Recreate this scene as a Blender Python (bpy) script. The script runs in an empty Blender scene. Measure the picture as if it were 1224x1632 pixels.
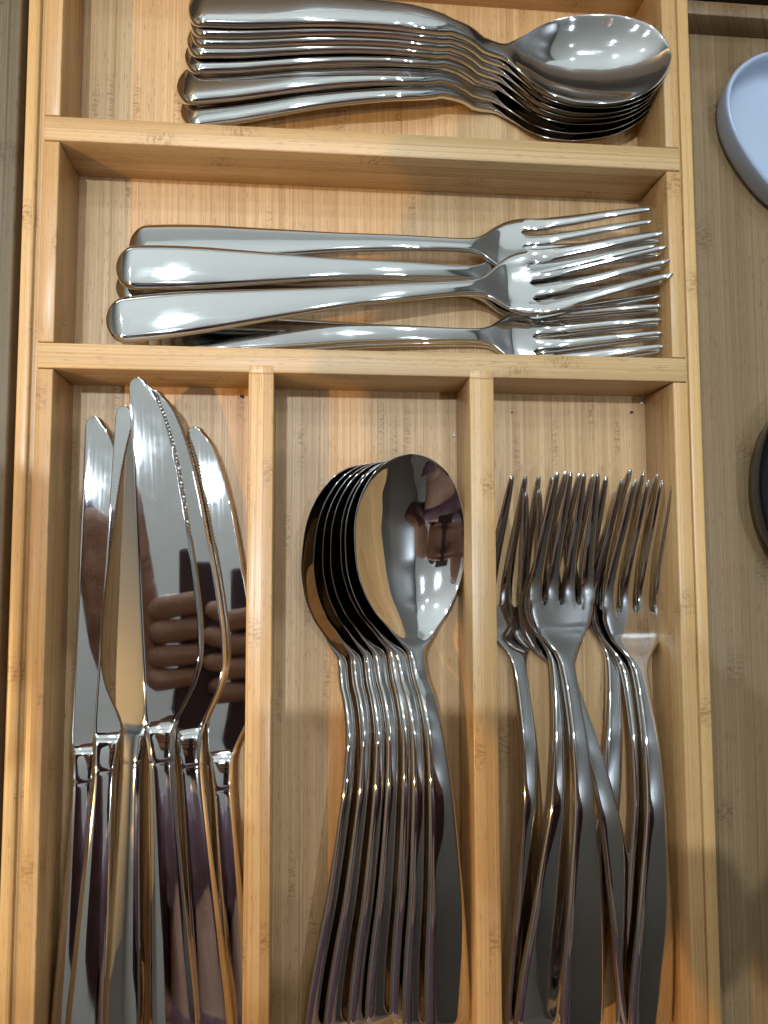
import bpy, bmesh, math, random
import numpy as np
from mathutils import Vector, Matrix
random.seed(7)
S = bpy.context.scene
COL = S.collection
MM = 0.001
R_ = math.radians

# ------------------------------------------------------------------ camera
F_PX, CX, CY = 1300.0, 612.0, 816.0
CAM_R = np.array([[0.9949839, -0.0048923, -0.0999154], [-0.0029070, 0.9969675, -0.0777651], [0.0999929, 0.0776655, 0.9919524]])
CAM_H = 290.0                                   # mm above the rim of the tray
cd = bpy.data.cameras.new("camera"); cam = bpy.data.objects.new("camera", cd); COL.objects.link(cam)
cd.sensor_fit = 'VERTICAL'; cd.sensor_height = 24; cd.sensor_width = 18; cd.lens = 24 * F_PX / 1632
cd.clip_start = 0.01; cd.clip_end = 50
cam.matrix_world = Matrix([[*CAM_R[0], 0], [*CAM_R[1], 0], [*CAM_R[2], CAM_H * MM], [0, 0, 0, 1]])
S.camera = cam

def at(px, py, z):                              # a point of the photo at height z (mm, 0 = rim of the tray)
    d = CAM_R @ np.array([(px - CX) / F_PX, -(py - CY) / F_PX, -1.0])
    t = (z - CAM_H) / d[2]
    return Vector((d[0] * t, d[1] * t, z))

# ------------------------------------------------------------------ view and room light
S.view_settings.view_transform = 'Standard'; S.view_settings.look = 'None'
S.view_settings.exposure = -0.05; S.view_settings.gamma = 1.0
S.cycles.use_denoising = True
S.cycles.max_bounces = 10; S.cycles.glossy_bounces = 8; S.cycles.diffuse_bounces = 4
S.cycles.sample_clamp_indirect = 6.0; S.cycles.blur_glossy = 0.3
W = bpy.data.worlds.new("World"); S.world = W; W.use_nodes = True
W.node_tree.nodes["Background"].inputs[0].default_value = (0.60, 0.52, 0.44, 1)
W.node_tree.nodes["Background"].inputs[1].default_value = 0.14

CEIL = 1450.0
DOWN = [(-250, 225), (330, 250), (-330, 820), (300, 840), (80, 560), (-900, 300), (-850, 900), (-640, 40), (-1150, -380), (430, -300)]  # the last one is added fill to brighten the lower compartments
def lamp(name, loc, power, size, color, aim=(0, 0, 0), shape='DISK', spread=180):
    l = bpy.data.lights.new(name, 'AREA'); l.shape = shape; l.size = size * MM; l.energy = power; l.color = color
    l.spread = R_(spread)
    o = bpy.data.objects.new(name, l); COL.objects.link(o); o.location = Vector(loc) * MM
    o.rotation_euler = (Vector(aim) * MM - o.location).to_track_quat('-Z', 'Y').to_euler()
    return o
for i, (x, y) in enumerate(DOWN):
    warm = i == 8                                 # one warm bulb far out on the left, cool ones elsewhere
    lamp("downlight_lamp", (x, y, CEIL - 10), 20.0 if warm else {0: 8.6, 9: 3.2}.get(i, 1.6), 24, (1.0, 0.60, 0.22) if warm else (0.76, 0.89, 1.0), (x, y, 0), spread=150)
lamp("ceiling_fill_lamp", (-700, 1250, 500), 11, 700, (0.88, 0.97, 1.0), (-300, 300, CEIL))  # this and the next: unseen lamps added to brighten the mirrored ceiling
lamp("ceiling_fill_lamp", (700, 1250, 500), 7.5, 700, (0.88, 0.97, 1.0), (200, 300, CEIL))


# ------------------------------------------------------------------ object helpers
def link(o, parent=None):
    COL.objects.link(o)
    if parent is not None: o.parent = parent
    return o
def tag(o, label=None, cat=None, group=None, kind=None):
    for k, v in (('label', label), ('category', cat), ('group', group), ('kind', kind)):
        if v: o[k] = v
    return o
def empty(name, loc=(0, 0, 0)):
    o = bpy.data.objects.new(name, None); o.empty_display_size = 0.01; o.location = Vector(loc) * MM
    return link(o)
def mesh_obj(name, verts, faces, mat, parent=None, smooth=None):
    me = bpy.data.meshes.new(name); me.from_pydata([tuple(Vector(v) * MM) for v in verts], [], faces); me.update()
    bm = bmesh.new(); bm.from_mesh(me); bmesh.ops.recalc_face_normals(bm, faces=bm.faces); bm.to_mesh(me); bm.free()
    if smooth:
        me.shade_smooth(); me.set_sharp_from_angle(angle=R_(smooth))
    me.materials.append(mat)
    return link(bpy.data.objects.new(name, me), parent)
def box_obj(name, x0, x1, y0, y1, z0, z1, mat, parent=None, bev=0.5, seg=2):
    bm = bmesh.new()
    bmesh.ops.create_cube(bm, size=1)
    for v in bm.verts:
        v.co = Vector(((x0 + x1) / 2 + v.co.x * (x1 - x0), (y0 + y1) / 2 + v.co.y * (y1 - y0), (z0 + z1) / 2 + v.co.z * (z1 - z0))) * MM
    if bev: bmesh.ops.bevel(bm, geom=list(bm.edges), offset=bev * MM, segments=seg, profile=0.5, affect='EDGES')
    me = bpy.data.meshes.new(name); bm.to_mesh(me); bm.free()
    me.shade_smooth(); me.set_sharp_from_angle(angle=R_(50))
    me.materials.append(mat)
    return link(bpy.data.objects.new(name, me), parent)

# ------------------------------------------------------------------ materials
def new_mat(name):
    m = bpy.data.materials.new(name); m.use_nodes = True
    nt = m.node_tree; return m, nt, nt.nodes["Principled BSDF"]
def N(nt, t, **kw):
    n = nt.nodes.new(t)
    for k, v in kw.items(): setattr(n, k, v)
    return n
def math_n(nt, op, a, b=None, c=None):
    n = N(nt, 'ShaderNodeMath', operation=op)
    for i, v in enumerate((a, b, c)):
        if v is None: continue
        if isinstance(v, (int, float)): n.inputs[i].default_value = v
        else: nt.links.new(v, n.inputs[i])
    return n.outputs[0]
def mix_c(nt, fac, a, b, mode='MIX'):
    n = N(nt, 'ShaderNodeMix', data_type='RGBA', blend_type=mode)
    for s, v in ((n.inputs[0], fac), (n.inputs[6], a), (n.inputs[7], b)):
        if isinstance(v, tuple): s.default_value = (*v, 1)
        elif isinstance(v, (int, float)): s.default_value = v
        else: nt.links.new(v, s)
    return n.outputs[2]
def ramp(nt, val, p):
    n = N(nt, 'ShaderNodeValToRGB'); e = n.color_ramp.elements
    while len(e) < len(p): e.new(0.5)
    for el, (pos, c) in zip(e, p):
        el.position = pos; el.color = (*c, 1) if isinstance(c, tuple) else (c, c, c, 1)
    nt.links.new(val, n.inputs[0]); return n.outputs[0]

def bamboo(name, grain, base, lam=5.0, contrast=1.0, rough=0.38, seed=0.0, node_gap=0.16, layer='x'):
    """grain 'x' or 'y'; lam = width of a bamboo strip in mm"""
    m, nt, P = new_mat(name)
    tc = N(nt, 'ShaderNodeTexCoord'); sp = N(nt, 'ShaderNodeSeparateXYZ'); nt.links.new(tc.outputs['Object'], sp.inputs[0])
    X, Y, Z = sp.outputs
    g, a = (X, Y) if grain == 'x' else (Y, X)
    acr = math_n(nt, 'ADD', a, math_n(nt, 'MULTIPLY', Z, 0.73))
    wob = N(nt, 'ShaderNodeTexNoise', noise_dimensions='1D'); wob.inputs['Scale'].default_value = 9
    nt.links.new(math_n(nt, 'ADD', g, seed), wob.inputs['W'])
    acr = math_n(nt, 'ADD', acr, math_n(nt, 'MULTIPLY', math_n(nt, 'SUBTRACT', wob.outputs[0], 0.5), 0.0012))
    idx = math_n(nt, 'DIVIDE', math_n(nt, 'ADD', acr, seed), lam * MM)
    fl = math_n(nt, 'FLOOR', idx); fr = math_n(nt, 'FRACT', idx)
    wn = N(nt, 'ShaderNodeTexWhiteNoise', noise_dimensions='1D'); nt.links.new(fl, wn.inputs['W'])
    # fibres stretched along the grain
    def fib(sa, sg, det=3, off=0.0):
        c = N(nt, 'ShaderNodeCombineXYZ')
        nt.links.new(math_n(nt, 'MULTIPLY', acr, sa), c.inputs[0])
        nt.links.new(math_n(nt, 'MULTIPLY', g, sg), c.inputs[1])
        nt.links.new(math_n(nt, 'ADD', math_n(nt, 'MULTIPLY', fl, 3.7), seed * 10 + off), c.inputs[2])
        n = N(nt, 'ShaderNodeTexNoise'); n.inputs['Scale'].default_value = 1; n.inputs['Detail'].default_value = det
        nt.links.new(c.outputs[0], n.inputs['Vector']); return n.outputs[0]
    f1 = fib(1000, 3.5); f2 = fib(3000, 9, 2, 5.0); f3 = fib(330, 2.5, 2, 9.0); fl4 = fib(2400, 190, 1, 2.0)
    b = base
    deep0 = tuple(v * k for v, k in zip(b, (0.50, 0.40, 0.30)))
    dk = tuple(v * k for v, k in zip(b, (0.70, 0.63, 0.52))); lt = tuple(min(1, v * k) for v, k in zip(b, (1.14, 1.17, 1.22)))
    col = ramp(nt, wn.outputs[0], [(0.0, tuple(v * k for v, k in zip(b, (0.88, 0.84, 0.76)))), (0.45, b), (1.0, lt)])
    col = mix_c(nt, math_n(nt, 'MULTIPLY', ramp(nt, f1, [(0.36, 1.0), (0.56, 0.0)]), 0.55 * contrast), col, dk)
    col = mix_c(nt, math_n(nt, 'MULTIPLY', ramp(nt, f3, [(0.45, 0.0), (0.68, 1.0)]), 0.45 * contrast), col, lt)
    col = mix_c(nt, math_n(nt, 'MULTIPLY', ramp(nt, f2, [(0.40, 1.0), (0.52, 0.0)]), 0.40 * contrast), col, dk)
    deep = tuple(v * k for v, k in zip(b, (0.42, 0.33, 0.25)))
    col = mix_c(nt, math_n(nt, 'MULTIPLY', ramp(nt, fl4, [(0.30, 1.0), (0.36, 0.0)]), 0.55 * contrast), col, deep)
    wb = N(nt, 'ShaderNodeTexWhiteNoise', noise_dimensions='1D'); nt.links.new(math_n(nt, 'FLOOR', math_n(nt, 'DIVIDE', math_n(nt, 'ADD', acr, seed), 0.0173)), wb.inputs['W'])
    col = mix_c(nt, math_n(nt, 'MULTIPLY', wb.outputs[0], 0.30 * contrast), col, tuple(v * k for v, k in zip(b, (0.80, 0.72, 0.60))))
    col = mix_c(nt, math_n(nt, 'MULTIPLY', ramp(nt, fib(700, 1.2, 1, 13.0), [(0.62, 0.0), (0.68, 1.0)]), 0.40 * contrast), col, tuple(min(1, v * k) for v, k in zip(b, (1.22, 1.30, 1.45))))
    col = mix_c(nt, math_n(nt, 'MULTIPLY', ramp(nt, fib(800, 1.6, 1, 17.0), [(0.66, 0.0), (0.71, 1.0)]), 0.50 * contrast), col, deep0)
    # thin glue line between strips
    ed = math_n(nt, 'ABSOLUTE', math_n(nt, 'SUBTRACT', fr, 0.5))
    col = mix_c(nt, math_n(nt, 'MULTIPLY', ramp(nt, ed, [(0.465, 0.0), (0.49, 1.0)]), 0.38), col, deep)
    # bamboo nodes: a short rippled darker band somewhere along each strip
    npos = math_n(nt, 'ABSOLUTE', math_n(nt, 'SUBTRACT', math_n(nt, 'FRACT', math_n(nt, 'ADD', math_n(nt, 'DIVIDE', g, node_gap), math_n(nt, 'MULTIPLY', wn.outputs[0], 7.31))), 0.5))
    nb = ramp(nt, npos, [(0.0, 1.0), (0.012, .8), (0.045, 0.0)])
    rip = N(nt, 'ShaderNodeTexNoise'); rip.inputs['Scale'].default_value = 1; rip.inputs['Detail'].default_value = 2
    cc = N(nt, 'ShaderNodeCombineXYZ'); nt.links.new(math_n(nt, 'MULTIPLY', acr, 420), cc.inputs[0]); nt.links.new(math_n(nt, 'MULTIPLY', g, 900), cc.inputs[1]); nt.links.new(fl, cc.inputs[2])
    nt.links.new(cc.outputs[0], rip.inputs['Vector'])
    nm = math_n(nt, 'MULTIPLY', nb, ramp(nt, rip.outputs[0], [(0.46, 0.15), (0.60, 1.0)]))
    col = mix_c(nt, math_n(nt, 'MULTIPLY', nm, 0.72), col, deep)
    # broad stain
    st = N(nt, 'ShaderNodeTexNoise'); st.inputs['Scale'].default_value = 22; st.inputs['Detail'].default_value = 4; nt.links.new(tc.outputs['Object'], st.inputs['Vector'])
    col = mix_c(nt, math_n(nt, 'MULTIPLY', ramp(nt, st.outputs[0], [(0.45, 0.0), (0.75, 1.0)]), 0.22), col, dk)
    nt.links.new(col, P.inputs['Base Color'])
    nt.links.new(ramp(nt, f1, [(0.3, rough + 0.12), (0.7, rough - 0.05)]), P.inputs['Roughness'])
    P.inputs['Specular IOR Level'].default_value = 0.45
    bp = N(nt, 'ShaderNodeBump'); bp.inputs['Strength'].default_value = 0.25; bp.inputs['Distance'].default_value = 0.00025
    nt.links.new(math_n(nt, 'ADD', f1, math_n(nt, 'MULTIPLY', f2, 0.5)), bp.inputs['Height']); nt.links.new(bp.outputs[0], P.inputs['Normal'])
    return m

BASE = (0.52, 0.335, 0.155)
M_RAIL = bamboo('bamboo_rail', 'y', (0.56, 0.34, 0.14), lam=6.5, contrast=0.6, seed=0.31, rough=0.30)
M_SLAT = bamboo('bamboo_slat', 'y', (0.54, 0.325, 0.14), lam=4.4, contrast=0.8, seed=1.73, rough=0.28)
M_CROSS = bamboo('bamboo_cross', 'x', (0.55, 0.36, 0.175), lam=4.9, contrast=0.9, seed=0.913, node_gap=0.21)
M_FLOOR = bamboo('bamboo_floor', 'y', (0.50, 0.315, 0.148), lam=2.6, contrast=1.05, seed=2.2, rough=0.42, node_gap=0.33)
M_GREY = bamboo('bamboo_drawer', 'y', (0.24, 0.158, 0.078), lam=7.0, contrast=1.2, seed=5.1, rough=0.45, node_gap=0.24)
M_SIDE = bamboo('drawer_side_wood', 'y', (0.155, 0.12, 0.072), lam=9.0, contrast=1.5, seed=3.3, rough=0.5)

def steel(name, rough=0.035, tint=(0.70, 0.705, 0.71), scratch=1.0, wave=0.10):
    m, nt, P = new_mat(name)
    P.inputs['Metallic'].default_value = 1.0; P.inputs['Base Color'].default_value = (*tint, 1)
    tc = N(nt, 'ShaderNodeTexCoord'); mp = N(nt, 'ShaderNodeMapping'); mp.inputs['Scale'].default_value = (14, 1100, 1100)
    nt.links.new(tc.outputs['Object'], mp.inputs[0])
    n = N(nt, 'ShaderNodeTexNoise'); n.inputs['Scale'].default_value = 1; n.inputs['Detail'].default_value = 3; nt.links.new(mp.outputs[0], n.inputs['Vector'])
    sm = N(nt, 'ShaderNodeTexNoise'); sm.inputs['Scale'].default_value = 70; sm.inputs['Detail'].default_value = 4; nt.links.new(tc.outputs['Object'], sm.inputs['Vector'])
    r = math_n(nt, 'ADD', math_n(nt, 'MULTIPLY', ramp(nt, n.outputs[0], [(0.45, 0.0), (0.75, 1.0)]), 0.035 * scratch), math_n(nt, 'MULTIPLY', ramp(nt, sm.outputs[0], [(0.5, 0.0), (0.7, 1.0)]), 0.045 * scratch))
    nt.links.new(math_n(nt, 'ADD', r, rough), P.inputs['Roughness'])
    b = N(nt, 'ShaderNodeTexNoise'); b.inputs['Scale'].default_value = 45; b.inputs['Detail'].default_value = 1; nt.links.new(tc.outputs['Object'], b.inputs['Vector'])
    bp = N(nt, 'ShaderNodeBump'); bp.inputs['Strength'].default_value = wave; bp.inputs['Distance'].default_value = 0.0004
    nt.links.new(b.outputs[0], bp.inputs['Height']); nt.links.new(bp.outputs[0], P.inputs['Normal'])
    return m
M_STEEL = steel('polished_steel'); M_BLADE = steel('blade_steel', 0.022, (0.68, 0.685, 0.69), 0.5, 0.03)

def plain(name, col, rough, metal=0.0, coat=0.0):
    m, nt, P = new_mat(name); P.inputs['Base Color'].default_value = (*col, 1); P.inputs['Roughness'].default_value = rough
    P.inputs['Metallic'].default_value = metal; P.inputs['Coat Weight'].default_value = coat
    tc = N(nt, 'ShaderNodeTexCoord'); n = N(nt, 'ShaderNodeTexNoise'); n.inputs['Scale'].default_value = 35; n.inputs['Detail'].default_value = 4
    nt.links.new(tc.outputs['Object'], n.inputs['Vector'])
    nt.links.new(mix_c(nt, math_n(nt, 'MULTIPLY', n.outputs[0], 0.25), col, tuple(v * 0.75 for v in col)), P.inputs['Base Color'])
    return m
M_BLUE = plain('blue_ceramic', (0.39, 0.45, 0.555), 0.25, coat=0.4)
M_BLACK = plain('black_enamel', (0.006, 0.006, 0.007), 0.09, coat=0.0)
M_BLACK.node_tree.nodes['Principled BSDF'].inputs['Specular IOR Level'].default_value = 0.4
M_DARK = plain('unlit_void', (0.035, 0.028, 0.022), 0.45)
M_CEIL = plain('ceiling_paint', (0.76, 0.78, 0.76), 0.9)
M_TOP = plain('pale_worktop', (0.42, 0.42, 0.41), 0.35)
M_CASE = plain('plum_case', (0.055, 0.028, 0.042), 0.5)
M_CAB = plain('brown_cabinet', (0.075, 0.068, 0.06), 0.5)
M_GREYC = plain('grey_cabinet', (0.30, 0.30, 0.29), 0.5)
M_TRIM = plain('lamp_trim', (0.75, 0.75, 0.75), 0.4)

# ------------------------------------------------------------------ the drawer round the tray
H = 26.5
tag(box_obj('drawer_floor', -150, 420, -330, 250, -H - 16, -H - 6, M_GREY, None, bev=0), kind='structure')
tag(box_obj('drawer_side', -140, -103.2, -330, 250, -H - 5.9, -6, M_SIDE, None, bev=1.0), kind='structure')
tag(box_obj('cabinet_interior', -150, 420, 252, 262, -H - 60, -8, M_DARK, None, bev=0), kind='structure')  # near-black colour stands in for the unlit void behind the drawer

# ------------------------------------------------------------------ the tray
tray = empty('cutlery_tray', (0, 0, -H - 5))
tag(tray, 'light bamboo cutlery tray with five compartments holding knives, spoons and forks', 'tray')
tray.location = (0, 0, 0)
YB, YF = 236.0, -205.0
def rot_skew(o, a):      # tiny real-life misalignment of a slat
    return o
XL0, XL1, XL2, XL3 = -98.9, -94.6, -92.5, -86.8
XR1, XR2, XR3, XR0 = 138.9, 144.4, 145.0, 149.7
D1 = (155.2, 164.2); D2 = (72.6, 81.6)
box_obj('outer_rail', XL0, XL1, YF - 10, YB + 10, -H - 5, 0, M_RAIL, tray, 0.6)
box_obj('outer_rail', XR3, XR0, YF - 10, YB + 10, -H - 5, 0, M_RAIL, tray, 0.6)
# the groove floors between outer rails and inner slats
box_obj('groove_strip', XL1 + 0.003, XL2 - 0.003, YF - 10, YB + 10, -H - 5, -2.2, M_RAIL, tray, 0)
box_obj('groove_strip', XR2 + 0.003, XR3 - 0.003, YF - 10, YB + 10, -H - 5, -1.2, M_RAIL, tray, 0)
# inner slats, cut where the cross dividers are let in
for (a, b), top in (((YF, D2[0] - 0.25), -0.25), ((D2[1] + 0.25, D1[0] - 0.3), -0.2), ((D1[1] + 0.3, YB), -0.3)):
    box_obj('inner_slat', XL2, XL3, a, b, -H + 0.004, top, M_SLAT, tray, 0.45)
    box_obj('inner_slat', XR1, XR2, a, b, -H + 0.004, top, M_SLAT, tray, 0.45)
for i, (a, b) in enumerate((D1, D2)):
    box_obj('cross_divider', XL2 + 0.1, XR2 - 0.1, a, b, -H + 0.004, 0.0, M_CROSS, tray, 0.5)
XA = (-19.3, -10.3); XB = (60.9, 70.0)
for a, b in (XA, XB):
    # the long dividers end in a shallow notch cut into the cross divider
    box_obj('long_divider', a, b, YF, D2[0] - 0.06, -H + 0.004, -0.15, M_SLAT, tray, 0.45)
    box_obj('divider_tongue', a + 0.1, b - 0.1, D2[0] - 0.5, D2[0] + 2.6, -5, 0.12, M_SLAT, tray, 0.3)
box_obj('back_wall', XL2 + 0.1, XR2 - 0.1, YB, YB + 10, -H - 5, 0, M_CROSS, tray, 0.5)
box_obj('front_wall', XL2 + 0.1, XR2 - 0.1, YF - 10, YF, -H - 5, 0, M_CROSS, tray, 0.5)
box_obj('base_panel', XL2 + 0.05, XR2 - 0.05, YF + 0.004, YB - 0.004, -H - 4, -H, M_FLOOR, tray, 0)

# ------------------------------------------------------------------ interpolation
def pchip(xs, ys):
    xs = np.array(xs, float); ys = np.array(ys, float); h = np.diff(xs); d = np.diff(ys) / h; m = np.zeros_like(ys)
    for i in range(1, len(xs) - 1):
        if d[i - 1] * d[i] > 0:
            w1 = 2 * h[i] + h[i - 1]; w2 = h[i] + 2 * h[i - 1]; m[i] = (w1 + w2) / (w1 / d[i - 1] + w2 / d[i])
    m[0] = d[0]; m[-1] = d[-1]
    def f(x):
        x = min(max(x, xs[0]), xs[-1]); i = min(np.searchsorted(xs, x, side='right') - 1, len(xs) - 2)
        t = (x - xs[i]) / h[i]
        return float(ys[i] * (1 + 2 * t) * (1 - t) ** 2 + h[i] * m[i] * t * (1 - t) ** 2 + ys[i + 1] * t * t * (3 - 2 * t) + h[i] * m[i + 1] * t * t * (t - 1))
    return f
def cap(x, r, n=2.0):
    if x >= r: return 1.0
    return max(0.0, 1 - (1 - x / r) ** n) ** (1 / n)
def sst(a, b, x):
    t = min(1, max(0, (x - a) / (b - a))); return t * t * (3 - 2 * t)

def split_pieces(verts, faces, tags, names, mats, sharp=35, share=None):
    """One closed surface, smooth shaded as a whole, cut into its parts; normals are kept across the cuts. -> [(name, mesh)]"""
    me = bpy.data.meshes.new('whole'); me.from_pydata(verts, [], faces); me.update()
    bm = bmesh.new(); bm.from_mesh(me); bmesh.ops.recalc_face_normals(bm, faces=bm.faces); bm.to_mesh(me); bm.free()
    me.shade_smooth(); me.set_sharp_from_angle(angle=R_(sharp))
    cn = [tuple(c.vector) for c in me.corner_normals]
    out = []
    for k in range(len(names)):
        vs, fs, nn, mp = [], [], [], {}
        for p in me.polygons:
            if tags[p.index] != k: continue
            f = []
            for li in p.loop_indices:
                vi = me.loops[li].vertex_index
                if vi not in mp: mp[vi] = len(vs); vs.append(tuple(Vector(me.vertices[vi].co) * MM))
                f.append(mp[vi]); nn.append(cn[li])
            fs.append(f)
        pm = bpy.data.meshes.new(names[k]); pm.from_pydata(vs, [], fs); pm.update(); pm.shade_smooth()
        pm.normals_split_custom_set(nn); pm.materials.append(mats[k]); out.append((names[k], pm))
    bpy.data.meshes.remove(me)
    return out

def loft(rings, tagf, cap0=True, cap1=True):
    n = len(rings[0]); verts = [v for r in rings for v in r]; faces, tags = [], []
    for i in range(len(rings) - 1):
        for j in range(n):
            faces.append((i * n + j, i * n + (j + 1) % n, (i + 1) * n + (j + 1) % n, (i + 1) * n + j)); tags.append(tagf(i))
    if cap0: faces.append(tuple(range(n))[::-1]); tags.append(tagf(0))
    if cap1: faces.append(tuple((len(rings) - 1) * n + j for j in range(n))); tags.append(tagf(len(rings) - 2))
    return verts, faces, tags

# handle cross-section shared by spoons and forks: gently crowned top face, bevelled border, turned-down round end
def handle_mid(x, v, w):
    e = max(0.0, 1 - x / 6.5); sv = max(0.0, (abs(v) - .70) / .3) * sst(150, 20, x)
    return -0.7 * sv * sv - 0.10 * v * v - 1.9 * e ** 1.8
def end_drop(x):
    return 0.0

def make_spoon(L, name, hw, neck, bw, bdepth, nx):
    k = L / 205.0
    wf = pchip([0, 6, 14, 30, 55, 90, nx - 22, nx - 4], [hw * .93, hw, hw, hw * .93, hw * .74, hw * .50, neck * 1.08, neck])
    BL = L - nx                                     # bowl length from the neck
    of = pchip([0, .03, .08, .15, .24, .36, .50, .62, .75], [neck / bw, (neck + .6) / bw, .27, .44, .68, .88, .985, 1.0, .955])
    def width(x):
        if x < nx: return wf(x) * cap(x, hw * .42, 2.5)
        s = (x - nx) / BL
        return bw * of(min(s, .75)) if s < .62 else bw * math.sqrt(max(0, 1 - ((s - .62) / .38) ** 2)) ** 0.96
    zr = pchip([0, 25 * k, 55 * k, 85 * k, 105 * k, 118 * k, nx - 5, nx + 4, nx + .18 * BL, nx + .4 * BL, nx + .7 * BL, L], [0, 2.6 * k, 6.0 * k, 7.0 * k, 5.0 * k, 0.6, -4.6, -6.4, -6.6, -5.6, -3.2, 0])
    dp = pchip([0, .06, .14, .3, .5, .65, .82, .94, 1], [0, .06, .30, .78, 1.0, .98, .70, .30, 0])
    xs = list(hw * .5 * (1 - np.cos(np.linspace(0, math.pi / 2, 12)))) + list(np.linspace(hw * .5, nx, 34)[1:]) + \
        list(nx + BL * np.linspace(0, .62, 30)[1:]) + list(nx + BL * (.62 + .38 * np.sin(np.linspace(0, math.pi / 2, 26)))[1:])
    M = 25; ph = np.linspace(-math.pi / 2, math.pi / 2, M); vs = np.sin(ph)
    rings = []
    for x in xs:
        w = max(width(x), 0.25); inb = sst(nx - 3, nx + .14 * BL, x)
        s = (x - nx) / BL if x > nx else 0
        t = (2.1 + .9 * sst(nx - 60, nx - 10, x)) * (1 - inb) + 1.25 * inb
        ring_t, ring_b = [], []
        for v in vs:
            hm = handle_mid(x, v, w) * (1 - inb) + end_drop(x)
            bowl = -bdepth * dp(s) * (1 - abs(v) ** 2.15) * inb
            mid = zr(x) + hm + bowl
            h = t / 2 * max(0.0, 1 - abs(v) ** 8) ** .5
            crown = (.18 * (1 - v * v)) * (1 - inb)
            ring_t.append((x, v * w / 2, mid + h + crown)); ring_b.append((x, v * w / 2, mid - h))
        rings.append(ring_t + ring_b[-2:0:-1])
    ni = next(i for i, x in enumerate(xs) if x > nx - 1)
    v, f, tg = loft(rings, lambda i: 0 if i < ni else 1)
    return split_pieces(v, f, tg, ['handle', 'bowl'], [M_STEEL, M_STEEL], 50)

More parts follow.
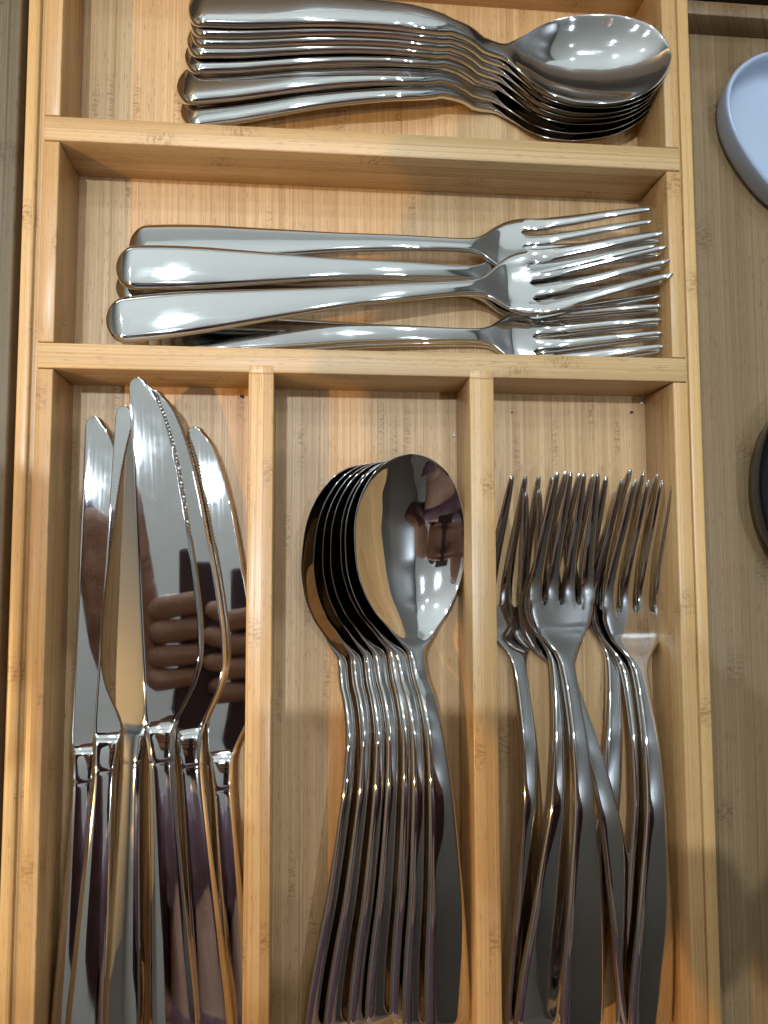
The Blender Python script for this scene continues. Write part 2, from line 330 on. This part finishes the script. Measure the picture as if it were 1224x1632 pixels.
def make_fork(arch=True):
    L, nx, sx = 205.0, 135.0, 156.0
    wf = pchip([0, 6, 14, 28, 45, 60, 82, 105, 126, 133, 137, 141, 145, 150, 154, 156], [16.6, 17.2, 17.4, 16.6, 14.2, 11.8, 8.4, 6.7, 5.6, 6.0, 8.0, 13.2, 19.2, 24.0, 25.8, 26.1] if not arch else [16.6, 17.2, 17.4, 16.6, 14.2, 11.8, 8.4, 6.7, 5.6, 6.1, 8.4, 14.2, 20.8, 26.0, 28.0, 28.3])
    def width(x): return wf(x) * cap(x, 7.6, 2.3)
    zr = pchip([0, 20, 52, 80, 104, 124, 137, 148, 160, 175, 190, 205], [0, 1.5, 3.2, 3.0, 0, -5.8, -10.2, -12.6, -12.6, -9.2, -4.1, 0.6] if arch else [0, -.4, -1.8, -3.2, -5.0, -7.4, -9.2, -10.8, -10.6, -7.4, -3.1, 0.6])
    # columns across the head: tine, slot, tine ...
    SP, SW = (6.9, 1.9) if arch else (6.4, 1.8)
    cols = []; kinds = []
    tw = SP - SW
    edges = []
    for j in range(4):
        c = (j - 1.5) * SP; a, b = c - tw / 2, c + tw / 2
        if j == 0: a -= 1.0
        if j == 3: b += 1.0
        edges.append((a, b))
    NT, NS = 7, 6
    for j, (a, b) in enumerate(edges):
        for q in range(NT): cols.append(a + (b - a) * (1 - math.cos(math.pi * q / (NT - 1))) / 2); kinds.append(('t', j, q))
        if j < 3:
            a2 = edges[j + 1][0]
            for q in range(1, NS): cols.append(b + (a2 - b) * q / NS); kinds.append(('s', j, q))
    half = edges[3][1]; vn = [c / half for c in cols]; K = len(cols)
    xs = list(8.5 * (1 - np.cos(np.linspace(0, math.pi / 2, 12)))) + list(np.linspace(8.5, 130, 34)[1:]) + list(np.linspace(130, 152.6, 20)[1:]) + [sx]
    def mid_at(x, v, w):
        inb = sst(nx - 3, 148, x)
        return zr(x) + end_drop(x) + handle_mid(x, v, w) * (1 - inb) - 0.9 * (1 - v * v) * inb * (1 - sst(160, 200, x) * .6)
    verts, faces, tags, rings = [], [], [], []
    def add(p): verts.append(p); return len(verts) - 1
    for i, x in enumerate(xs):
        w = max(width(x), 0.3); inb = sst(nx - 3, 148, x)
        t = (2.2 + 1.1 * sst(60, 120, x)) * (1 - inb) + 2.1 * inb
        top, bot = [], []
        for v, kd in zip(vn, kinds):
            # squeeze columns towards sine spacing on the narrow handle
            vv = math.sin(v * math.pi / 2) * (1 - inb) + v * inb
            xx = x
            if i == len(xs) - 1 and kd[0] == 's':
                xx = x - math.sqrt(max(0, 1 - (2 * kd[2] / NS - 1) ** 2)) * SW / 2
            h = t / 2 * max(0.0, 1 - abs(vv) ** 10) ** .5
            m = mid_at(xx, vv, w); cr = .14 * (1 - vv * vv) * (1 - inb)
            top.append(add((xx, vv * w / 2, m + h + cr)))
            bot.append(top[-1] if abs(v) > .9999 else add((xx, vv * w / 2, m - h)))
        rings.append((top, bot))
    for i in range(len(xs) - 1):
        (t0, b0), (t1, b1) = rings[i], rings[i + 1]
        tg = 0 if xs[i] < nx - 2 else 1
        for j in range(K - 1):
            faces.append((t0[j], t0[j + 1], t1[j + 1], t1[j])); tags.append(tg)
            fb = [b0[j], b1[j], b1[j + 1], b0[j + 1]]
            faces.append(tuple(fb)); tags.append(tg)
    t0, b0 = rings[0]; faces.append(tuple(t0 + b0[-2:0:-1])); tags.append(0)
    tl, bl = rings[-1]
    # slot ends
    for j in range(K - 1):
        if kinds[j][0] == 's' or (kinds[j + 1][0] == 's'):
            faces.append((tl[j], tl[j + 1], bl[j + 1], bl[j])); tags.append(1)
    # tines
    for j in range(4):
        idx = [k for k in range(K) if kinds[k][0] == 't' and kinds[k][1] == j]
        prev = [tl[k] for k in idx] + [bl[k] for k in idx[::-1]]
        a, b = edges[j]; c1 = (j - 1.5) * 5.45
        sc = width(sx) / 2 / half
        st = [157, 159, 162, 166, 171, 176, 181, 186, 191, 195, 198.5, 201, 203, 204.2, 204.8, 205]
        first = True
        for x in st:
            s = (x - sx) / (L - sx)
            ww = ((b - a) * sc) * (1 - s) ** .75 + 1.9 * (1 - (1 - s) ** .75)
            ww *= cap(L - x + .02, 2.6, 2.0)
            cc = (a + b) / 2 * sc * (1 - s) + c1 * s
            t = (2.1 * (1 - s) + 1.35 * s) * (0.25 + .75 * cap(L - x + .02, 2.2, 2.0))
            kk = 10 - 7 * min(1, s * 2.5)
            ring_t, ring_b = [], []
            for q in range(NT):
                u = -math.cos(math.pi * q / (NT - 1)); y = cc + u * ww / 2
                m = mid_at(x, y / (width(sx) / 2), 24) + (t - t)
                hh = t / 2 * max(0.0, 1 - abs(u) ** kk) ** .5
                ring_t.append((x, y, m + hh)); ring_b.append((x, y, m - hh))
            # keep side vertices split top / bottom so the ring matches the root
            cur = [add(p) for p in ring_t] + [add((p[0], p[1], p[2] - (0.0 if 0 < NT - 1 - q < NT - 1 else .05))) for q, p in enumerate(ring_b[::-1])]
            n = len(cur)
            for m_ in range(n):
                p0, p1, p2, p3 = prev[m_], prev[(m_ + 1) % n], cur[(m_ + 1) % n], cur[m_]
                f = []
                for q in (p0, p1, p2, p3):
                    if q not in f: f.append(q)
                if len(f) >= 3: faces.append(tuple(f)); tags.append(2 + j)
            prev = cur
        faces.append(tuple(prev)); tags.append(2 + j)
    return split_pieces(verts, faces, tags, ['handle', 'head', 'tine', 'tine', 'tine', 'tine'], [M_STEEL] * 6, 48)

def make_knife():
    """axis X from the handle end (0) to the tip (240); spine on +Y, cutting edge on -Y"""
    L = 240.0; bx = 113.0                            # where the blade starts
    hwf = pchip([0, 5, 14, 40, 80, 101, 104, 108, 113], [13.6, 15.2, 15.4, 13.2, 10.0, 9.0, 9.2, 9.7, 10.3])
    htf = pchip([0, 6, 20, 60, 98, 102, 104, 108, 113, 115], [3.2, 5.4, 6.4, 6.2, 5.8, 5.7, 5.7, 5.3, 4.2, 2.0])
    # distance of cutting edge from the axis by distance from the tip
    ef = pchip([0, 1.2, 3, 6, 10.7, 22, 35, 58, 78, 90, 101, 110, 117, 123, 127], [-2.2, .2, 2.2, 4.4, 6.6, 9.6, 11.7, 14.1, 15.8, 16.4, 16.0, 13.8, 10.0, 6.6, 5.2])
    def spine(d): return 5.1 - 2.6 * (1 - cap(d + .05, 5, 2.0))
    shape = []
    for cy, cz in ((-1, 0), (-1, .45), (-.93, .72), (-.72, .95), (-.64, 1), (-.3, 1.03), (0, 1.04), (.3, 1.03), (.64, 1), (.72, .95), (.93, .72), (1, .45)): shape.append((cy, cz))
    shape = shape + [(-a, -b) for a, b in shape]
    xs = [0, .4, 1.2, 2.5, 4.5, 7, 10] + list(np.linspace(14, 100, 16)) + [101.2, 102, 102.5, 103, 103.6, 104.4, 105.6, 107, 109, 110.6, 112, 112.7, 113.2, 114, 115.2]
    b0 = len(xs)
    xs += list(np.linspace(117, 180, 18)) + [180 + .275 * q for q in range(1, 240) if 180 + .275 * q < 237] + [237.3, 238, 238.6, 239.2, 239.6, 239.85, 240]
    rings = []
    for i, x in enumerate(xs):
        if x <= 113.0:
            w = hwf(x) * cap(x + .15, 7, 2.6); t = htf(x) * (0.35 + .65 * cap(x + .1, 4, 2.2)); y0 = 0
            groove = -0.13 * math.exp(-((x - 102.6) / .45) ** 2)
            rings.append([(x, y0 + cy * (w / 2 + groove), cz * (t / 2 + groove)) for cy, cz in shape])
        else:
            d = L - x; e = -ef(d); s = spine(d); tooth = 0.0
            if d < 60 and d > 3:
                ph = ((x - 180) / 1.3) % 1.0; tooth = 0.85 * (1 - abs(2 * ph - 1)) * sst(60, 56, d) * sst(5, 12, d)
            if d <= 2.5: 
                q = cap(d + .01, 2.5, 2.0); mid = 1.6; e = mid - (mid - (-ef(2.5))) * q; s = mid + (spine(2.5) - mid) * q
            k = sst(113, 119, x)
            t0 = htf(x) if x < 116 else 2.0
            ring = []; Wd = s - e; sc_ = min(1.0, Wd / 5.0)
            gr = 0.0
            if 3 < d < 60: gr = (1 - abs(2 * ph - 1)) * sst(60, 57, d) * sst(5, 12, d)
            off = [0, .12 * sc_, .8 * sc_, 1.3 * sc_, 1.5 * sc_, 1.85 * sc_, .5 * Wd, .75 * Wd, Wd - 1.2 * sc_, Wd - .4 * sc_, Wd - .16 * sc_, Wd - .02, Wd]
            zf = [0, .18 - .12 * gr, .66 - .50 * gr, .96 - .12 * gr, 1, 1, 1, 1, 1, .985, .86, .5, 0]
            for q, (cy, cz) in enumerate(shape):
                m_ = q if q <= 12 else 24 - q
                sg = 1 if q <= 12 else -1
                y1 = (s + e) / 2 + cy * (s - e) / 2; z1 = cz * t0 / 2
                u = off[m_] / max(Wd, .1)
                th = 1.25 + .7 * u
                y2 = e + off[m_] + (tooth * (.9, .7, .15)[m_] if m_ < 3 else 0); z2 = sg * zf[m_] * th / 2
                ring.append((x, y1 * (1 - k) + y2 * k, z1 * (1 - k) + z2 * k))
            rings.append(ring)
    i1 = next(i for i, x in enumerate(xs) if x >= 102.6)
    v, f, tg = loft(rings, lambda i: 0 if i < i1 else (1 if i < b0 - 3 else 2))
    return split_pieces(v, f, tg, ['handle', 'bolster', 'blade'], [M_STEEL, M_STEEL, M_BLADE], 28)

PROTO = {
    'dessert_spoon': (make_spoon(174.0, 'dessert_spoon', 15.5, 5.4, 36.0, 6.8, 112.0), 174.0),
    'table_spoon': (make_spoon(205.0, 'table_spoon', 17.5, 6.0, 44.0, 8.6, 131.0), 205.0),
    'fork': (make_fork(), 205.0), 'flat_fork': (make_fork(False), 205.0),
    'knife': (make_knife(), 240.0),
}
def place(kind, label, cat, group, end, ze, tip, zt, roll=0.0, flip=False):
    parts, L = PROTO[kind]
    a, b = at(*end, ze), at(*tip, zt)
    X = (b - a); ln = X.length; X.normalize()
    up = Vector((0, 0, 1)); Y = up.cross(X).normalized(); Z = X.cross(Y)
    M = Matrix([[X[i], Y[i], Z[i]] for i in range(3)]) @ Matrix.Rotation(R_(roll + (180 if flip else 0)), 3, 'X')
    t = empty('fork' if 'fork' in kind else kind); sc = ln / L
    t.matrix_world = Matrix.Translation(a * MM) @ M.to_4x4() @ Matrix.Diagonal((sc, sc, sc, 1))
    tag(t, label, cat, group)
    for nm, me in parts: link(bpy.data.objects.new(nm, me), t)
    if abs(sc - 1) > .025: print('SCALE', kind, label[:30], round(sc, 3))
    return t

g = 'dessert spoons nested in the top compartment'
A = [((300, 8), -5, (1069, 92), 2.0, -3), ((303, 27), -8.5, (1066, 101), -1.2, -6), ((304, 43), -11, (1060, 110), -4.2, -6),
     ((298, 60), -13.5, (1056, 117), -7.2, -7), ((294, 86), -17, (1053, 123), -10, -7), ((281, 136), -20, (1050, 129), -12.6, -8), ((287, 176), -23, (1047, 135), -15.2, -8)]
LA = ['topmost dessert spoon of the nested pile, its whole shiny bowl in view',
      'second dessert spoon down in the nested pile, handle just under the topmost one',
      'third dessert spoon down in the nested pile in the top compartment',
      'middle dessert spoon of the nested pile of seven in the top compartment',
      'dessert spoon with its handle end just above the widest gap of the fanned pile',
      'dessert spoon whose broad handle end sticks out farthest left in the top compartment',
      'lowest dessert spoon, its handle lying nearest the first cross divider']
for sp, lb in zip(A, LA): place('dessert_spoon', lb, 'spoon', g, *sp)

g = 'forks lying crosswise in the second compartment'
B = [((205, 389), -17, (1041, 363), -3, -10), ((184, 425), -13, (1053, 417), -5, -4), ((184, 455), -20, (1050, 440), -10, -6),
     ((168, 512), -9, (1065, 405), -0.5, -6), ((228, 532), -21, (1056, 520), -8, -1), ((240, 540), -24, (1057, 527), -11.5, -1)]
LB = ['fork farthest from the knives in the second compartment, its tines splayed away from the pile',
      'crosswise fork with a broad bright handle end lying second from the first cross divider',
      'crosswise fork mostly hidden, only a sliver of its handle end below a broader one',
      'topmost crosswise fork, its handle end reaching farthest left and all tines uncovered',
      'crosswise fork lying against the second cross divider with its head half behind it',
      'lowest crosswise fork nested right under the one against the second cross divider']
for sp, lb in zip(B, LB): place('flat_fork', lb, 'fork', g, *sp)

g = 'serrated table knives in the lower left compartment'
C = [((282, 1690), -7, (228, 602), -3, 1, False), ((342, 1690), -13, (254, 622), -11, 4, False), ((383, 1715), -20, (318, 680), -22, -2, False),
     ((113, 1712), -18, (159, 665), -21, 3, False), ((136, 1705), -12, (207, 648), -22, 0, False), ((194, 1690), -9, (236, 625), -11, -23, True)]
LC = ['uppermost table knife with the broadest mirror-like blade reaching nearest the cross divider',
      'table knife directly right of the uppermost one, its serrated edge peeping out beside it',
      'rightmost table knife lying flat against the first long divider',
      'leftmost table knife lying flat along the left wall of the tray',
      'table knife whose blade is almost wholly hidden, between the leftmost and the upturned one',
      'table knife turned the other way with its serrated edge facing left']
for sp, lb in zip(C, LC): place('knife', lb, 'knife', g, *sp)

g = 'table spoons nested in the lower middle compartment'
Dn = [((716, 1655), -7, (654, 724), -3, 15), ((678, 1650), -10, (641, 730), -4.8, 18), ((657, 1634), -13.5, (635, 733), -6.5, 15),
      ((616, 1640), -16, (622, 735), -8.5, 22), ((588, 1648), -18.5, (614, 737), -10.5, 21), ((549, 1652), -21, (604, 738), -12.5, 25), ((516, 1658), -23.5, (588, 741), -15, 26)]
LD = ['topmost table spoon with its whole bowl showing and its handle swung to the right',
      'second table spoon down in the fanned pile, right under the topmost bowl',
      'third table spoon from the right of the fanned pile',
      'middle table spoon of the fanned pile of seven',
      'third table spoon from the left edge of the fanned pile',
      'second table spoon from the left edge of the fanned pile',
      'lowest table spoon, leftmost of the fanned pile and dark along its rim']
for sp, lb in zip(Dn, LD): place('table_spoon', lb, 'spoon', g, *sp)

g = 'forks lying tines up in the lower right compartment'
G = [((838, 1650), -22, (848, 757), -8, 12), ((1030, 1660), -19, (869, 778), -8, 10), ((852, 1652), -15, (934, 755), -5, 9),
     ((928, 1660), -10, (920, 752), -1, 10), ((915, 1645), -23, (1037, 753), -9, 5), ((1015, 1655), -19, (1023, 764), -7, 7), ((1036, 1660), -13, (1042, 769), -3, 6)]
LG = ['leftmost fork of the lower right compartment, half hidden by the long divider',
      'fork whose handle crosses diagonally to the right under its neighbours in the lower right compartment',
      'fork under the upper left head, its handle slanting down to the left',
      'top fork of the left cluster in the lower right compartment with a full shiny head',
      'fork lying under the right cluster, its slim neck in the gap between the clusters',
      'fork nested closely under the rightmost one in the lower right compartment',
      'rightmost fork with its curved handle lying beside the right wall of the tray']
for sp, lb in zip(G, LG): place('fork', lb, 'fork', g, *sp)

# ------------------------------------------------------------------ things right of the tray
def dish(name, cx, cy, rx, ry, ang, z0, hgt, thick, mat, flare, power=2.3, n=96):
    prof = [(0, 0.0), (.5, 0), (1 - flare * .9, 0), (1 - flare * .45, .06), (1 - flare * .2, .3), (1 - .03, .8), (1, .97), (1.0, 1.0)]
    # outside going up, then inside going down
    o = [(0.0, 0), (.6, 0), (1 - flare * .75, .0), (1 - flare * .45, .07), (1 - flare * .2, .30), (1 - flare * .06, .72), (1, .96)]
    q = thick / ((rx + ry) / 2); zq = thick / hgt
    i_ = [(1 - q * .15, 1.02), (1 - q * .5, 1.045), (1 - q * .85, 1.02), (1 - q - flare * .06, .75), (1 - q - flare * .2, .34 + zq * .4), (1 - q - flare * .45, .07 + zq), (1 - q - flare * .85, zq), (.5, zq * .96), (0.0, zq * .95)]
    pr = o + i_; vs, fs = [], []
    for r, z in pr:
        for k in range(n):
            a = 2 * math.pi * k / n; c, s = math.cos(a), math.sin(a)
            m = (abs(c) ** power + abs(s) ** power) ** (-1 / power)
            x, y = rx * r * c * m, ry * r * s * m
            vs.append((x * math.cos(ang) - y * math.sin(ang), x * math.sin(ang) + y * math.cos(ang), z * hgt))
    for i in range(len(pr) - 1):
        for k in range(n): fs.append((i * n + k, i * n + (k + 1) % n, (i + 1) * n + (k + 1) % n, (i + 1) * n + k))
    o_ = mesh_obj(name, vs, fs, mat, None, 60); o_.location = Vector((cx, cy, z0)) * MM
    return o_
p = at(1273, 210, -19)
o = dish('oval_dish', p.x, p.y, 37, 26, R_(-55), -H - 5.9, 13.5, 1.9, M_BLUE, .16)
tag(o, 'pale blue glazed oval dish standing on the drawer floor right of the tray', 'dish')
p = at(1308, 782, -20)
o = dish('black_bowl', p.x, p.y, 27, 41, R_(2), -H - 5.9, 14, 1.2, M_BLACK, .35, power=2.0)
tag(o, 'glossy black oval bowl with a thin bright rim, cut off by the right edge', 'bowl')
# the low ledge of the neighbouring tray at the back
ledge = box_obj('back_ledge', 152, 420, 234.5, 240, -H - 5.9, -20, M_GREY, None, 0.5)
tag(ledge, 'low brown wooden ledge across the back of the drawer right of the tray', 'ledge')

# ------------------------------------------------------------------ crumbs, glue and a stray thread in the tray
def crumb(px, py, z, r, sq, mat, label, cat, name):
    c = at(px, py, z); bm = bmesh.new(); bmesh.ops.create_icosphere(bm, subdivisions=2, radius=1)
    rr = random.Random(int(px * 7 + py))
    for v in bm.verts: v.co = Vector((v.co.x * r * sq, v.co.y * r, v.co.z * r * .6)) * MM * rr.uniform(.75, 1.2)
    me = bpy.data.meshes.new(name); bm.to_mesh(me); bm.free(); me.shade_smooth(); me.materials.append(mat)
    o = link(bpy.data.objects.new(name, me)); o.location = c * MM; o.rotation_euler = (0, 0, rr.uniform(-.4, .4)); tag(o, label, cat)
M_CRUMB = plain('crumb', (0.05, 0.03, 0.02), 0.7); M_GLUE = plain('glue', (0.75, 0.70, 0.62), 0.25)
crumb(385.5, 632, -H + .3, .55, 1.7, M_CRUMB, 'dark crumb in the corner above the rightmost knife', 'crumb', 'crumb')
crumb(1007, 657, -H + .3, .5, 1.6, M_CRUMB, 'dark crumb on the floor above the right cluster of forks', 'crumb', 'crumb')
crumb(816, 657, -H + .3, .35, 1.2, M_CRUMB, 'tiny dark speck on the floor above the leftmost upright fork', 'crumb', 'crumb')
crumb(723.5, 694, -H + .5, .7, .9, M_GLUE, 'pale bead of dried glue at the foot of the second long divider', 'glue bead', 'glue_bead')
crumb(1023, 642, -H + .5, .7, 1.0, M_GLUE, 'pale glue smear in the corner by the right wall', 'glue bead', 'glue_bead')
crumb(1023, 325, -H + .5, .9, 1.3, M_GLUE, 'pale glue smear in the corner behind the splayed fork tines', 'glue bead', 'glue_bead')

# ------------------------------------------------------------------ the kitchen that the steel mirrors
tag(box_obj('ceiling', -2200, 2200, -1800, 2300, CEIL, CEIL + 20, M_CEIL, None, 0), kind='structure')
tag(box_obj('countertop', -900, 900, 256, 900, 26, 60, M_TOP, None, 3), 'pale grey worktop slab over the back of the open drawer', 'worktop')
tag(box_obj('kitchen_wall', -2200, 2200, 1500, 1520, -800, CEIL, M_CEIL, None, 0), kind='structure')
tag(box_obj('grey_cabinet', -2150, -1800, -900, 1400, -800, 1300, M_GREYC, None, 4), 'tall grey cabinet to the left of the drawer', 'cabinet')
tag(box_obj('tall_cabinet', 620, 1200, -900, 1000, -800, CEIL - 30, M_CAB, None, 4), 'tall dark cabinet to the right of the drawer', 'cabinet')
WHERE = ['almost straight above the forks, nearest of all', 'in front of the worktop, to the right', 'over the worktop, left of centre', 'over the worktop, right of centre', 'over the front of the worktop, in the middle', 'beside the tall grey cabinet', 'in the far left corner of the ceiling', 'straight above the left rail of the tray', 'with a warm bulb, far out to the left of the drawer', 'added to brighten the lower compartments, beside the right shoulder of the person']
for i, (x, y) in enumerate(DOWN):
    vs, fs = [], []
    for k in range(32):
        a = 2 * math.pi * k / 32
        for r, z in ((34, 0), (34, -7), (38, -9), (46, -3), (46, 0)): vs.append((r * math.cos(a), r * math.sin(a), z))
    for k in range(32):
        for q in range(4): fs.append((k * 5 + q, k * 5 + q + 1, ((k + 1) % 32) * 5 + q + 1, ((k + 1) % 32) * 5 + q))
    t = mesh_obj('downlight', vs, fs, M_TRIM, None, 40); t.location = Vector((x, y, CEIL - .5)) * MM
    tag(t, 'round recessed downlight ' + WHERE[i], 'downlight', 'downlights in the kitchen ceiling')

def skin(name, pts, edges, rad, mat, parent=None, sub=2, root=0):
    me = bpy.data.meshes.new(name); me.from_pydata([tuple(Vector(p) * MM) for p in pts], edges, []); me.update()
    o = bpy.data.objects.new(name, me); link(o, parent)
    sk = o.modifiers.new('skin', 'SKIN'); sk.use_smooth_shade = True
    for i, r in enumerate(rad):
        r = r if isinstance(r, tuple) else (r, r)
        me.skin_vertices[0].data[i].radius = (r[0] * MM, r[1] * MM)
        me.skin_vertices[0].data[i].use_root = (i == root)
    sd = o.modifiers.new('sub', 'SUBSURF'); sd.levels = sd.render_levels = sub
    me.materials.append(mat); return o
def cloth(name, col, rough=0.85):
    m, nt, P = new_mat(name); P.inputs['Roughness'].default_value = rough; P.inputs['Base Color'].default_value = (*col, 1)
    tc = N(nt, 'ShaderNodeTexCoord'); n = N(nt, 'ShaderNodeTexNoise'); n.inputs['Scale'].default_value = 9; n.inputs['Detail'].default_value = 5; n.inputs['Distortion'].default_value = 1.5
    nt.links.new(tc.outputs['Object'], n.inputs['Vector'])
    b = N(nt, 'ShaderNodeBump'); b.inputs['Strength'].default_value = 0.9; b.inputs['Distance'].default_value = 0.02
    nt.links.new(n.outputs[0], b.inputs['Height']); nt.links.new(b.outputs[0], P.inputs['Normal']); return m
M_PLUM = cloth('plum_shirt', (0.125, 0.062, 0.078)); M_SKIN = cloth('skin', (0.40, 0.22, 0.155), 0.55); M_HAIR = cloth('dark_hair', (0.012, 0.010, 0.010), 0.5)
M_JEANS = cloth('dark_trousers', (0.02, 0.02, 0.03))
who = empty('person', (40, -430, -800))
who.location = (0, 0, 0)
tag(who, 'person in a plum shirt leaning over the drawer and holding up a phone', 'person')
# body and bare skin: one continuous figure
P_ = [(40, -430, 60), (40, -400, 250), (38, -340, 420), (30, -270, 510), (25, -215, 560), (20, -175, 610),
      (-150, -290, 500), (-290, -60, 440), (-215, 20, 375), (-118, 62, 330),
      (215, -290, 500), (300, -210, 330), (190, -110, 300), (80, -45, 318),
      (-60, -440, -60), (-65, -420, -420), (-70, -440, -770), (140, -440, -60), (145, -420, -420), (150, -440, -770), (-72, -370, -780), (152, -370, -780)]
E_ = [(0, 1), (1, 2), (2, 3), (3, 4), (4, 5), (3, 6), (6, 7), (7, 8), (8, 9), (3, 10), (10, 11), (11, 12), (12, 13), (0, 14), (14, 15), (15, 16), (0, 17), (17, 18), (18, 19), (16, 20), (19, 21)]
Rr = [(150, 110), (140, 100), (150, 105), (120, 80), 52, 48, 62, 48, 40, 27, 62, 48, 40, 27, 88, 62, 42, 88, 62, 42, 34, 34]
skin('body', P_[:], E_, [tuple(v * .96 for v in (r if isinstance(r, tuple) else (r, r))) for r in Rr], M_SKIN, who)
skin('shirt', P_[:4] + P_[6:8] + [(-215, 20, 375), (-108, 58, 325)] + P_[10:12] + [(105, -66, 314)], [(0, 1), (1, 2), (2, 3), (3, 4), (4, 5), (5, 6), (6, 7), (3, 8), (8, 9), (9, 10)],
     [(162, 122), (152, 112), (160, 115), (126, 88), 72, 60, 52, 38, 72, 60, 46], M_PLUM, who)
skin('trousers', [P_[0], P_[14], P_[15], (-70, -440, -740), P_[17], P_[18], (150, -440, -740)], [(0, 1), (1, 2), (2, 3), (0, 4), (4, 5), (5, 6)], [(158, 118), 98, 74, 58, 98, 74, 58], M_JEANS, who)
# head: looking down at the phone
bm = bmesh.new(); bmesh.ops.create_uvsphere(bm, u_segments=40, v_segments=28, radius=1)
Rh = Matrix.Rotation(R_(62), 3, 'X')
for v in bm.verts:
    x, y, z = v.co                     # local: face towards +y... z up the skull
    x *= 74; y *= 94; z *= 112
    if z < 0: x *= 1 + z / 420; y = y * (1 + z / 500) if y < 0 else y
    if y > 0:
        y += 13 * math.exp(-(x / 9) ** 2 - ((z + 12) / 20) ** 2) - 6 * (math.exp(-((abs(x) - 30) / 13) ** 2 - ((z - 12) / 10) ** 2))
        y += 4 * math.exp(-(x / 22) ** 2 - ((z + 48) / 6) ** 2) - 3 * math.exp(-(x / 20) ** 2 - ((z + 54) / 3) ** 2) + 6 * math.exp(-(x / 25) ** 2 - ((z + 88) / 14) ** 2)
    c = Rh @ Vector((x, y, z)); v.co = (c + Vector((18, -105, 660))) * MM
def loc_of(x, y, z): return tuple(Rh @ Vector((x, y, z)) + Vector((18, -105, 660)))
me = bpy.data.meshes.new('head'); bm.to_mesh(me); bm.free(); me.shade_smooth(); me.materials.append(M_SKIN); link(bpy.data.objects.new('head', me), who)
bm = bmesh.new(); bmesh.ops.create_uvsphere(bm, u_segments=40, v_segments=24, radius=1)
for v in list(bm.verts):
    x, y, z = v.co; k = 1.0 + .03 * math.sin(9 * x + 5 * z)
    y2 = y * 100 - 8 - (55 if (y > 0 and z < .35) else 0) * min(1, y * 2)
    c = Rh @ Vector((x * 81 * k, y2, z * 116 + 6)); v.co = (c + Vector((18, -105, 660))) * MM
me = bpy.data.meshes.new('hair'); bm.to_mesh(me); bm.free(); me.shade_smooth(); me.materials.append(M_HAIR); link(bpy.data.objects.new('hair', me), who)
for s_ in (-1, 1):
    vs = []; 
    bm = bmesh.new(); bmesh.ops.create_uvsphere(bm, u_segments=16, v_segments=10, radius=1)
    for v in bm.verts: v.co = (Vector(loc_of(s_ * 30 + v.co.x * 12, 84 + v.co.y * 8, 12 + v.co.z * 7))) * MM
    me = bpy.data.meshes.new('eye'); bm.to_mesh(me); bm.free(); me.shade_smooth(); me.materials.append(M_TRIM); link(bpy.data.objects.new('eye', me), who)
# hands: palm and five bent fingers each, gripping the sides of the phone
PH = Vector((-28, -62, 306))
def hand(sx, wrist, edge_x):
    pts = [wrist]; ed = []; rd = [22]
    palm = (wrist[0] * .45 + edge_x * .55 + sx * 18, wrist[1] * .5 + PH.y * .5 + 0, 306)
    pts.append(palm); ed.append((0, 1)); rd.append((26, 15))
    lens = [1.0, 1.1, 1.05, .82]
    for k in range(4):
        y = PH.y + 28 - 15.6 * k; z0 = 312
        base = len(pts)
        pts += [(edge_x + sx * 22, y, z0 - 2), (edge_x + sx * (6 + 2 * (k % 2)), y + 4 - 2 * k, z0 - 18), (edge_x - sx * 14 * lens[k], y + 8 - 3.5 * k, z0 - 17 + k), (edge_x - sx * 27 * lens[k], y + 12 - 5 * k, z0 - 12 + k)]
        ed += [(1, base), (base, base + 1), (base + 1, base + 2), (base + 2, base + 3)]; rd += [9.8, 9.2, 8.4, 7.2]
    base = len(pts)
    pts += [(edge_x + sx * 18, PH.y - 10, 326), (edge_x - sx * 2, PH.y + 5, 330), (edge_x - sx * 20, PH.y + 14, 322)]
    ed += [(1, base), (base, base + 1), (base + 1, base + 2)]; rd += [12, 10, 8.5]
    skin('hand', pts, ed, rd, M_SKIN, who, 2)
hand(-1, P_[9], PH.x - 38); hand(1, P_[13], PH.x + 38)
# the phone that takes the picture, lying in the image plane just behind the lens
ph = box_obj('phone', -38, 38, -74, 74, -4, 4, M_CASE, None, 3.5, 4)
ph.matrix_world = Matrix.Translation((PH - Vector((0, 0, 0))) * MM) @ Matrix(CAM_R.tolist()).to_4x4()
tag(ph, 'phone in a dark plum case held level above the tray in both hands', 'phone')
